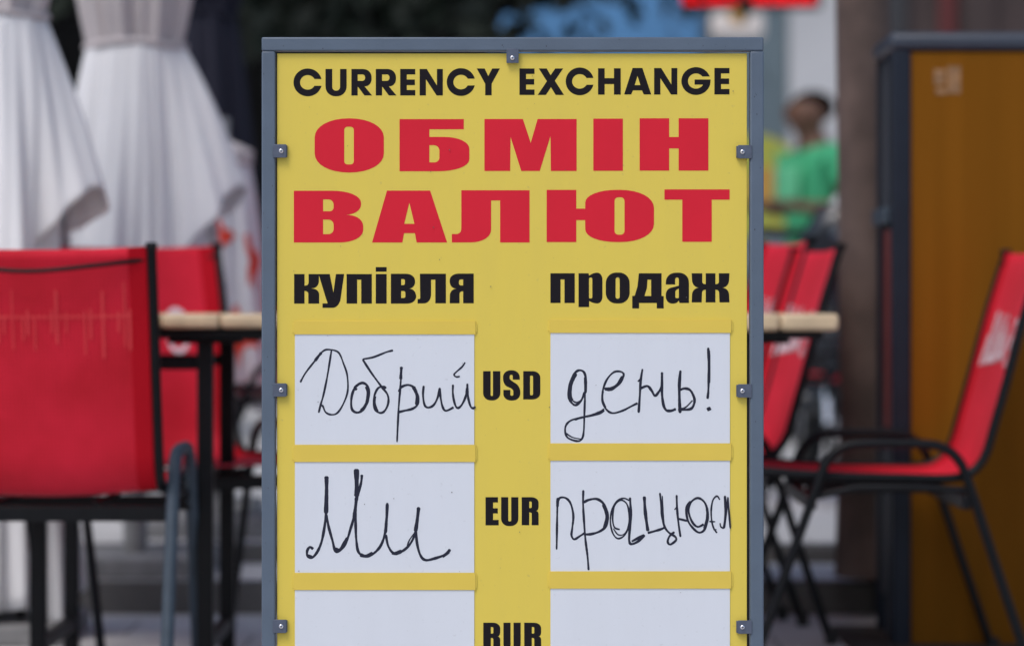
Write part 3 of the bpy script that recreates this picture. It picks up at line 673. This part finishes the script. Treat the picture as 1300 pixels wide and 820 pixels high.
# middle parasol: flap pointing right
Y = 7.3
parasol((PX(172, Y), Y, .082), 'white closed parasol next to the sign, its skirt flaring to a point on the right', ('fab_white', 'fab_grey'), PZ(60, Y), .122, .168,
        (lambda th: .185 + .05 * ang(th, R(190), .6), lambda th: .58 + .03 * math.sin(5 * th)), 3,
        outer=(lambda th: .195 + .095 * ang(th, R(-8), .42) + .05 * ang(th, R(200), .5), lambda th: 1.055 - .36 * min(1, (1 - math.cos(th + R(8))) * 1.3) ** .8))
Y = 6.55
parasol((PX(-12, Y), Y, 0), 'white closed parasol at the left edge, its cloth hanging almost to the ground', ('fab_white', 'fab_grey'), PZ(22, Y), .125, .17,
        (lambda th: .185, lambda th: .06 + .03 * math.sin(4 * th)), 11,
        outer=(lambda th: .20 + .062 * ang(th, R(-8), .40), lambda th: 1.02 - .34 * min(1, (1 - math.cos(th + R(8))) * 1.2) ** .8))
Y = 7.95
fl = [(R(-85), .30, .26, .055), (R(-40), .40, .24, .09), (R(-60), .70, .22, .10), (R(-10), .58, .2, .08), (R(-100), .86, .22, .06), (R(-130), .55, .2, .07)]
parasol((PX(282, Y), Y, .13), 'white closed parasol with red flower print hanging just left of the sign', ('fab_print', 'fab_grey'), PZ(205, Y), .075, .08,
        (lambda th: .135 + .02 * ang(th, R(-30), .8), lambda th: .47), 31, flower=fl, top=PZ(200, Y) + .05)
Y = 8.6
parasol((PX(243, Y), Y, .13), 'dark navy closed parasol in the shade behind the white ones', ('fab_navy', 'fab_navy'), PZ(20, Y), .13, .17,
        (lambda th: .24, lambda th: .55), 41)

# ------------------------------------------------------------------ display cabinet on the right
CY = 6.32
cab = empty('display_cabinet', (PX(1300, CY), CY, 0), 'tall ochre panelled cabinet with dark slate frame behind the right chair', 'cabinet')
def cx_(px): return PX(px, CY) - PX(1300, CY)
XL = cx_(1133); XR = XL + .95; ZT = PZ(41, CY)
m = MB(); m.box(XL - .006, XR - .006, -.006, .31, ZT - .040, ZT, .014); m.build('top_cap', 'alu_top', cab)
m = MB(); m.box(XL, cx_(1157), .0, .035, .0, ZT - .041, .005); m.build('frame_post', 'alu', cab)
m = MB(); m.box(XL + .002, XL + .030, .27, .30, .0, ZT - .041, .004); m.build('frame_post', 'alu', cab)
m = MB(); m.box(XL + .012, XL + .016, .036, .269, .10, ZT - .041); m.build('side_panel', 'wall_dark', cab)
m = MB(); m.box(XL + .004, XL + .011, .14, .155, .0, ZT - .042, .002); m.build('side_rib', 'alu_top', cab)
m = MB(); m.box(XR - .05, XR, .0, .29, .10, ZT - .042, .004); m.build('frame_post', 'alu', cab)
m = MB(); m.box(cx_(1157.5), XR - .051, .006, .03, .012, ZT - .044); m.build('door_panel', 'brown_panel', cab)
m = MB(); m.box(XL + .02, XR - .01, .04, .266, .012, ZT - .045); m.build('carcass', 'wall_dark', cab)
m = MB(); m.box(XL + .04, XR - .03, .01, .26, .0, .010, .002); m.build('plinth', 'alu', cab)
m = MB(); m.box(XL - .014, XL + .002, .04, .25, PZ(284, CY), PZ(262, CY), .004); m.build('hinge', 'tube_grey', cab)
m = MB(); m.box(XL - .004, XL + .0115, .05, .13, PZ(545, CY), PZ(290, CY), .003); m.build('maroon_strip', 'maroon', cab)
M['sticker'] = mat('sticker_residue', (.30, .16, .07), .7, var=.4, scale=60)
m = MB(); yb = -.0005 + .006
for (a, b, c, d) in ((1186, 1200, 88, 108), (1203, 1220, 84, 119), (1188, 1202, 112, 120)):
    m.box(cx_(a), cx_(b), yb - .0006, yb, PZ(d, CY), PZ(c, CY))
m.build('sticker_residue', 'sticker', cab)

# ------------------------------------------------------------------ trees
def tree(loc, label, h_trunk, r0, crown_c, crown_r, nleaf, lmat, seed, lean=(0, 0), group=None, leaf=.10):
    rnd = random.Random(seed); t = empty('street_tree', loc, label, 'tree', group)
    m = MB(); pts = []; rs = []
    for i in range(9):
        v = i / 8; pts.append((lean[0] * v + .03 * math.sin(3 * v + seed), lean[1] * v + .02 * math.cos(4 * v), -.03 + h_trunk * v)); rs.append(r0 * (1.18 if i == 0 else 1 - .45 * v))
    m.tube(pts, rs, 14)
    tip = Vector(pts[-1]); cc = Vector(crown_c)
    for q in range(7):
        a = q * .9 + seed; e = cc + Vector((crown_r[0] * .7 * math.cos(a), crown_r[1] * .7 * math.sin(a), crown_r[2] * rnd.uniform(-.2, .6)))
        s_ = Vector(pts[rnd.choice((5, 6, 7, 8))]); m.tube(smooth_path([s_, s_.lerp(e, .5) + Vector((0, 0, .2)), e], 3), [r0 * .45 * (1 - k / 7.5) for k in range(7)], 7)
    m.build('trunk', 'bark', t)
    m = MB(); vs = []; fs = []
    clumps = []
    for _ in range(70):
        d = Vector([rnd.gauss(0, 1) for _ in range(3)]).normalized() * rnd.uniform(.35, 1) ** .6
        clumps.append((cc + Vector((d.x * crown_r[0], d.y * crown_r[1], d.z * crown_r[2])), rnd.uniform(.25, .5)))
    for k in range(nleaf):
        c, rr = rnd.choice(clumps); p = c + Vector([rnd.gauss(0, 1) for _ in range(3)]) * rr * .5
        a = Vector([rnd.gauss(0, 1) for _ in range(3)]).normalized(); b = a.cross(Vector([rnd.gauss(0, 1) for _ in range(3)])).normalized()
        s_ = leaf * rnd.uniform(.6, 1.2); i = len(vs); vs += [p - a * s_, p + b * s_ * .45, p + a * s_, p - b * s_ * .45]; fs.append((i, i + 1, i + 2, i + 3))
    m.add(vs, fs); o = m.build('crown', lmat, t); return t
tree((PX(1100, 6.95), 6.98, .13), 'brown tree trunk standing on the terrace left of the slate cabinet', 3.2, .085, (0, .2, 4.3), (1.3, 1.3, 1.1), 5000, 'leaf2', 2)
tree((PX(560, 14), 15.5, .13), 'dark leafy tree behind the sign, branches hanging before the blue fascia', 2.6, .12, (.15, -.3, 3.25), (1.35, 1.0, 1.1), 14000, 'leaf', 5)
tree((PX(180, 13), 13.5, .13), 'dark leafy tree behind the white parasols', 2.6, .12, (.2, 0, 3.1), (1.7, 1.2, 1.2), 9000, 'leaf', 9)

# ------------------------------------------------------------------ person in green
def skinned(name, chain, m_, parent, sub=2):
    """chain: (verts [(x,y,z,r)], edges)"""
    vs, es = chain; me = bpy.data.meshes.new(name); me.from_pydata([v[:3] for v in vs], es, [])
    me.materials.append(M[m_]); o = bpy.data.objects.new(name, me); C.objects.link(o); o.parent = parent
    pass
    o.modifiers.new('skin', 'SKIN').use_smooth_shade = True
    sv = me.skin_vertices[0].data
    for i, v in enumerate(vs):
        r = v[3]; sv[i].radius = (r, r) if not isinstance(r, tuple) else r; sv[i].use_root = (i == 0)
    s_ = o.modifiers.new('sub', 'SUBSURF'); s_.levels = sub; s_.render_levels = sub
    return o
PYY = 13.6
per = empty('person', (PX(1034, PYY), PYY, .13), 'person in a green T-shirt looking down, standing beyond the right table', 'person', None, R(24)); per.scale = (1.12, 1.14, .985)
# facing -x locally; arms bent forward at the elbow
V = []; E = []
def av(x, y, z, r, par=None):
    V.append((x, y, z, r)); 
    if par is not None: E.append((par, len(V) - 1))
    return len(V) - 1
pel = av(0, 0, .93, (.12, .15)); wst = av(0, 0, 1.08, (.105, .135), pel); chs = av(0, 0, 1.25, (.115, .155), wst); ush = av(.01, 0, 1.38, (.085, .12), chs)
nk = av(-.01, 0, 1.455, .062, ush); hd0 = av(-.035, 0, 1.50, .055, nk); hd1 = av(-.05, 0, 1.555, (.102, .086), hd0); hd2 = av(-.035, 0, 1.615, (.106, .088), hd1); hd3 = av(-.02, 0, 1.655, (.062, .055), hd2)
nose = av(-.135, 0, 1.55, .012, hd1)
for s_ in (-1, 1):
    sh_ = av(.01, s_ * .175, 1.375, .055, ush); el = av(.04, s_ * .225, 1.115, .042, sh_); wr = av(-.19, s_ * .12, 1.13, .027, el)
    pm = av(-.245, s_ * .10, 1.14, (.034, .018), wr)
    for f in range(4):
        k1 = av(-.285 + .003 * f, s_ * .10 + (f - 1.5) * .019, 1.142, .0095, pm); k2 = av(-.31 + .004 * f, s_ * .095 + (f - 1.5) * .018, 1.128, .0085, k1); k3 = av(-.312 + .006 * f, s_ * .09 + (f - 1.5) * .017, 1.106, .0075, k2)
    t1 = av(-.235, s_ * .10 - s_ * .035, 1.155, .011, wr); t2 = av(-.265, s_ * .10 - s_ * .045, 1.16, .009, t1)
    hp = av(0, s_ * .085, .88, .088, pel); kn = av(-.01, s_ * .10, .49, .056, hp); an_ = av(.01, s_ * .11, .08, .038, kn); toe = av(-.13, s_ * .12, .035, .034, an_)
skinned('body', (V, E), 'skin', per)
V, E = [], []
a = av(0, 0, .88, (.135, .165)); b = av(0, 0, 1.06, (.125, .155), a); c = av(0, 0, 1.25, (.13, .172), b); d = av(.01, 0, 1.38, (.10, .135), c); e = av(-.004, 0, 1.43, (.065, .07), d)
for s_ in (-1, 1):
    q = av(.01, s_ * .18, 1.38, .07, d); av(.03, s_ * .213, 1.21, .066, q)
skinned('t_shirt', (V, E), 'tshirt', per)
m = MB(); vs = []; fs = []
for i in range(9):
    for j in range(9):
        y = -.10 + .2 * i / 8; z = 1.16 + .17 * j / 8; vs.append((-.146 + .25 * y * y * 3, y, z))
for i in range(8):
    for j in range(8): q = i * 9 + j; fs.append((q, q + 1, q + 10, q + 9))
m.add(vs, fs, True); o = m.build('shirt_print', 'tprint', per); md = o.modifiers.new('s', 'SOLIDIFY'); md.thickness = .004
V, E = [], []
a = av(0, 0, .96, (.125, .155)); 
for s_ in (-1, 1):
    q = av(0, s_ * .09, .85, .105, a); av(-.008, s_ * .102, .52, .085, q)
skinned('trousers', (V, E), 'trouser', per)
m = MB(); m.ico((-.008, 0, 1.618), (.100, .084, .082), 3)
m.v = [(x, y, z) if z > 1.60 or x > -.02 else (x + .05, y * .9, z + .01) for x, y, z in m.v]; m.build('hair', 'hair', per)
for s_ in (-1, 1):
    m = MB(); m.ico((-.125, s_ * .032, 1.578), (.008, .012, .007), 1); m.build('eye', 'hair', per)
    m = MB(); m.ico((-.03, s_ * .083, 1.57), (.022, .012, .032), 2); m.build('ear', 'skin', per)
    m = MB(); m.box(-.17, .06, s_ * .115 - .045, s_ * .115 + .045, .0, .085, .025); m.build('shoe', 'shoe', per)
m = MB(); m.ico((-.122, 0, 1.515), (.008, .024, .006), 1); m.build('mouth', 'maroon', per)

# ------------------------------------------------------------------ scooter, head on
QY = 10.2
sc_ = empty('parked_scooter', (PX(1068, QY), QY, .13), 'dark scooter parked head on behind the right table, grey-blue cowl and one pale mirror', 'scooter')
def qx(px): return PX(px, QY) - PX(1068, QY)
def qz(py): return PZ(py, QY) - .13
m = MB(); m.ico((qx(1070), 0, qz(297)), (.105, .12, .042), 3); m.build('handlebar_cowl', 'scooter_cowl', sc_)
m = MB(); m.tube([(-.30, .08, qz(292)), (-.12, .02, qz(296)), (.12, .02, qz(296)), (.30, .08, qz(292))], .016, 10); m.build('handlebar', 'tube', sc_)
for px, s_ in ((1066, 1), (1118, 1)):
    m = MB(); m.tube([(qx(px) + .02, .05, qz(292)), (qx(px), .03, qz(275))], .006, 8); m.build('mirror_stem', 'tube', sc_)
    m = MB(); m.ico((qx(px), .0, qz(261)), (.032, .018, .042), 2); m.build('mirror', 'lamp_glass', sc_)
m = MB(); m.ico((qx(1072), -.12, qz(334)), (.045, .035, .035), 2); m.build('headlight', 'lamp_glass', sc_)
m = MB(); vs = []; fs = []
prof2 = [(.40, .10, -.02), (.55, .17, .02), (.75, .20, .02), (.90, .13, -.03), (.99, .07, -.04)]
for z, hw, y in prof2:
    for k in range(9):
        a = -1 + k / 4; vs.append((hw * a, y - .06 * (1 - a * a), z))
for i in range(4):
    for k in range(8): q = i * 9 + k; fs.append((q, q + 1, q + 10, q + 9))
m.add(vs, fs, True); o = m.build('front_shield', 'scooter', sc_); md = o.modifiers.new('s', 'SOLIDIFY'); md.thickness = .02
m = MB(); m.box(-.17, .17, .05, .75, .25, .34, .04); m.box(-.16, .16, .65, 1.35, .32, .74, .08); m.build('rear_body', 'scooter', sc_)
m = MB(); m.box(-.15, .15, .6, 1.3, .745, .84, .035); m.build('saddle', 'rubber', sc_)
for yy in (-.12, 1.1):
    m = MB(); m.tube([(0, yy + .19 * math.cos(q), .22 + .19 * math.sin(q)) for q in [k * math.pi / 14 for k in range(29)]], .045, 10, False); wh = m.build('wheel', 'rubber', sc_)
    m = MB(); m.tube([(-.03, yy, .22), (.03, yy, .22)], .12, 20); m.build('rim', 'chrome', wh)
m = MB(); m.tube([(.06, -.10, .22), (.06, -.02, .55)], .014, 8); m.tube([(-.06, -.10, .22), (-.06, -.02, .55)], .014, 8); m.build('fork', 'chrome', sc_)
m = MB(); m.box(-.05, .05, -.33, .08, .36, .44, .03); m.build('mudguard', 'scooter', sc_)

# ------------------------------------------------------------------ round yellow board
RY = 15.0
rb = empty('round_board', (PX(958, RY), RY, .13), 'round yellow board with an orange middle on a post behind the person', 'sign')
m = MB(); zc = PZ(236, RY) - .13
m.tube([(0, -.015, zc), (0, .015, zc)], .27, 40); m.build('disc', 'yellow_round', rb)
m = MB(); m.tube([(.08, -.018, zc - .02), (.08, -.0152, zc - .02)], .12, 28); m.build('orange_spot', 'orange', rb)
m = MB(); m.tube([(0, .035, 0), (0, .035, zc + .1)], .02, 10); m.build('post', 'pole', rb)

# ------------------------------------------------------------------ buildings behind
BY = 20.4
bl = empty('shop_building', (0, BY, .13), 'dark shop building with deep arcade and blue fascia closing the view', 'building')
def bx(px): return PX(px, BY)
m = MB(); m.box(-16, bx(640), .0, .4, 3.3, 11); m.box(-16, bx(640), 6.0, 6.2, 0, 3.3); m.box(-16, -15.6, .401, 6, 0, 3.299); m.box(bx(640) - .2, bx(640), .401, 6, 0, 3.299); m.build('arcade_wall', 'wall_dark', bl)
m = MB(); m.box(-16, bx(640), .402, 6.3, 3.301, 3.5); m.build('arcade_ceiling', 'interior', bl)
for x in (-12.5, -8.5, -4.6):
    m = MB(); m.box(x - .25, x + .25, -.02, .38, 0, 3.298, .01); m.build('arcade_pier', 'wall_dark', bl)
m = MB(); m.box(bx(641), bx(1000), .0, .3, 0, 11); m.build('wall', 'wall_teal', bl)
m = MB(); m.box(bx(628), bx(888), -.12, -.002, 2.35, 3.5, .01); m.build('fascia', 'blue', bl)
m = MB(); m.box(bx(1001), bx(1068), -.1, .3, 0, 11, .01); m.build('pale_pier', 'wall_grey', bl)
m = MB(); m.box(bx(1069), 14, .0, .3, 0, 11); m.build('brown_wall', 'brown_wall', bl)
for a, b, mm_ in ((1090, 1150, 'wall_dark'), (1192, 1212, 'maroon'), (1222, 1262, 'wall_grey')):
    m = MB(); m.box(bx(a), bx(b), -.06, -.002, .2, 3.6, .01); m.build('wall_panel', 'brown_wall' if mm_ == 'wall_grey' else mm_, bl)
for i in range(6):
    for z in (4.3, 7.6):
        x = -13 + i * 3.6; m = MB(); m.box(x - .6, x + .6, -.05, -.002, z, z + 1.8, .01); f_ = m.build('window', 'wall_grey', bl)
        m = MB(); m.box(x - .5, x + .5, -.06, -.0505, z + .1, z + 1.7); m.build('pane', 'glass', f_)
m = MB(); m.box(bx(750), bx(880), -.03, -.001, .1, 2.2, .01); d_ = m.build('shop_door', 'wall_dark', bl)
m = MB(); m.box(bx(760), bx(870), -.04, -.0305, .3, 2.1); m.build('pane', 'glass', d_)

LY = 16.4
led = empty('led_display', (PX(952, LY), LY, PZ(11, LY)), 'black LED ticker with glowing red characters at the top edge above the sign', 'led sign')
m = MB(); m.box(PX(863, LY) - PX(952, LY), PX(1043, LY) - PX(952, LY), 0, .12, .0, .26, .01); m.build('housing', 'led_box', led)
rr = random.Random(3); m = MB(); x = PX(868, LY) - PX(952, LY); xe = PX(1038, LY) - PX(952, LY)
while x < xe - .02:
    for z in range(12):
        if rr.random() < .8 or z == 0: m.box(x, x + .016, -.006, -.0005, .030 + z * .018, .044 + z * .018)
    x += .0185
o = m.build('led_dots', 'led', led); o['kind'] = 'stuff'
for s_ in (-.3, .3):
    m = MB(); m.tube([(s_, .06, .26), (s_, .06, 1.2), (s_, 4.05, 1.2)], .012, 8); m.build('bracket', 'tube', led)
WY = 18.0
ws = empty('oval_sign', (PX(937, WY), WY, PZ(50, WY)), 'small white rounded sign with orange top under the LED ticker', 'sign')
m = MB(); m.box(-.17, .17, 0, .08, .0, .17, .035); m.build('sign_body', 'white_sign', ws)
m = MB(); m.tube([(0, -.004, .15), (0, .004, .15)], .055, 20); m.build('orange_emblem', 'orange', ws)
m = MB(); m.tube([(0, .05, .165), (0, .05, .35), (0, 2.4, .35)], .012, 8); m.build('bracket', 'tube', ws)

# low planter with white flowers on the plaza, left
FY = 8.9
for i, (px, lab) in enumerate(((95, 'left'), (205, 'right'))):
    fp = empty('flower_planter', (PX(px, FY), FY + i * .15, .13), 'low %s planter with white blossoms seen under the near left chair' % lab, 'planter', 'low flower planters on the plaza')
    m = MB(); m.box(-.16, .16, -.07, .07, 0, .06, .01); m.build('trough', 'wall_grey', fp)
    m = MB(); rr = random.Random(i)
    for k in range(26): m.ico((rr.uniform(-.15, .15), rr.uniform(-.07, .07), rr.uniform(.07, .13)), rr.uniform(.012, .024), 1)
    m.build('blossoms', 'petal', fp)['kind'] = 'stuff'
    m = MB()
    for k in range(120):
        x, y, z = rr.uniform(-.17, .17), rr.uniform(-.08, .08), rr.uniform(.05, .12); m.add([(x, y, z), (x + .02, y + .01, z + .02), (x + .005, y + .02, z + .03)], [(0, 1, 2)])
    m.build('leaves', 'leaf2', fp)['kind'] = 'stuff'
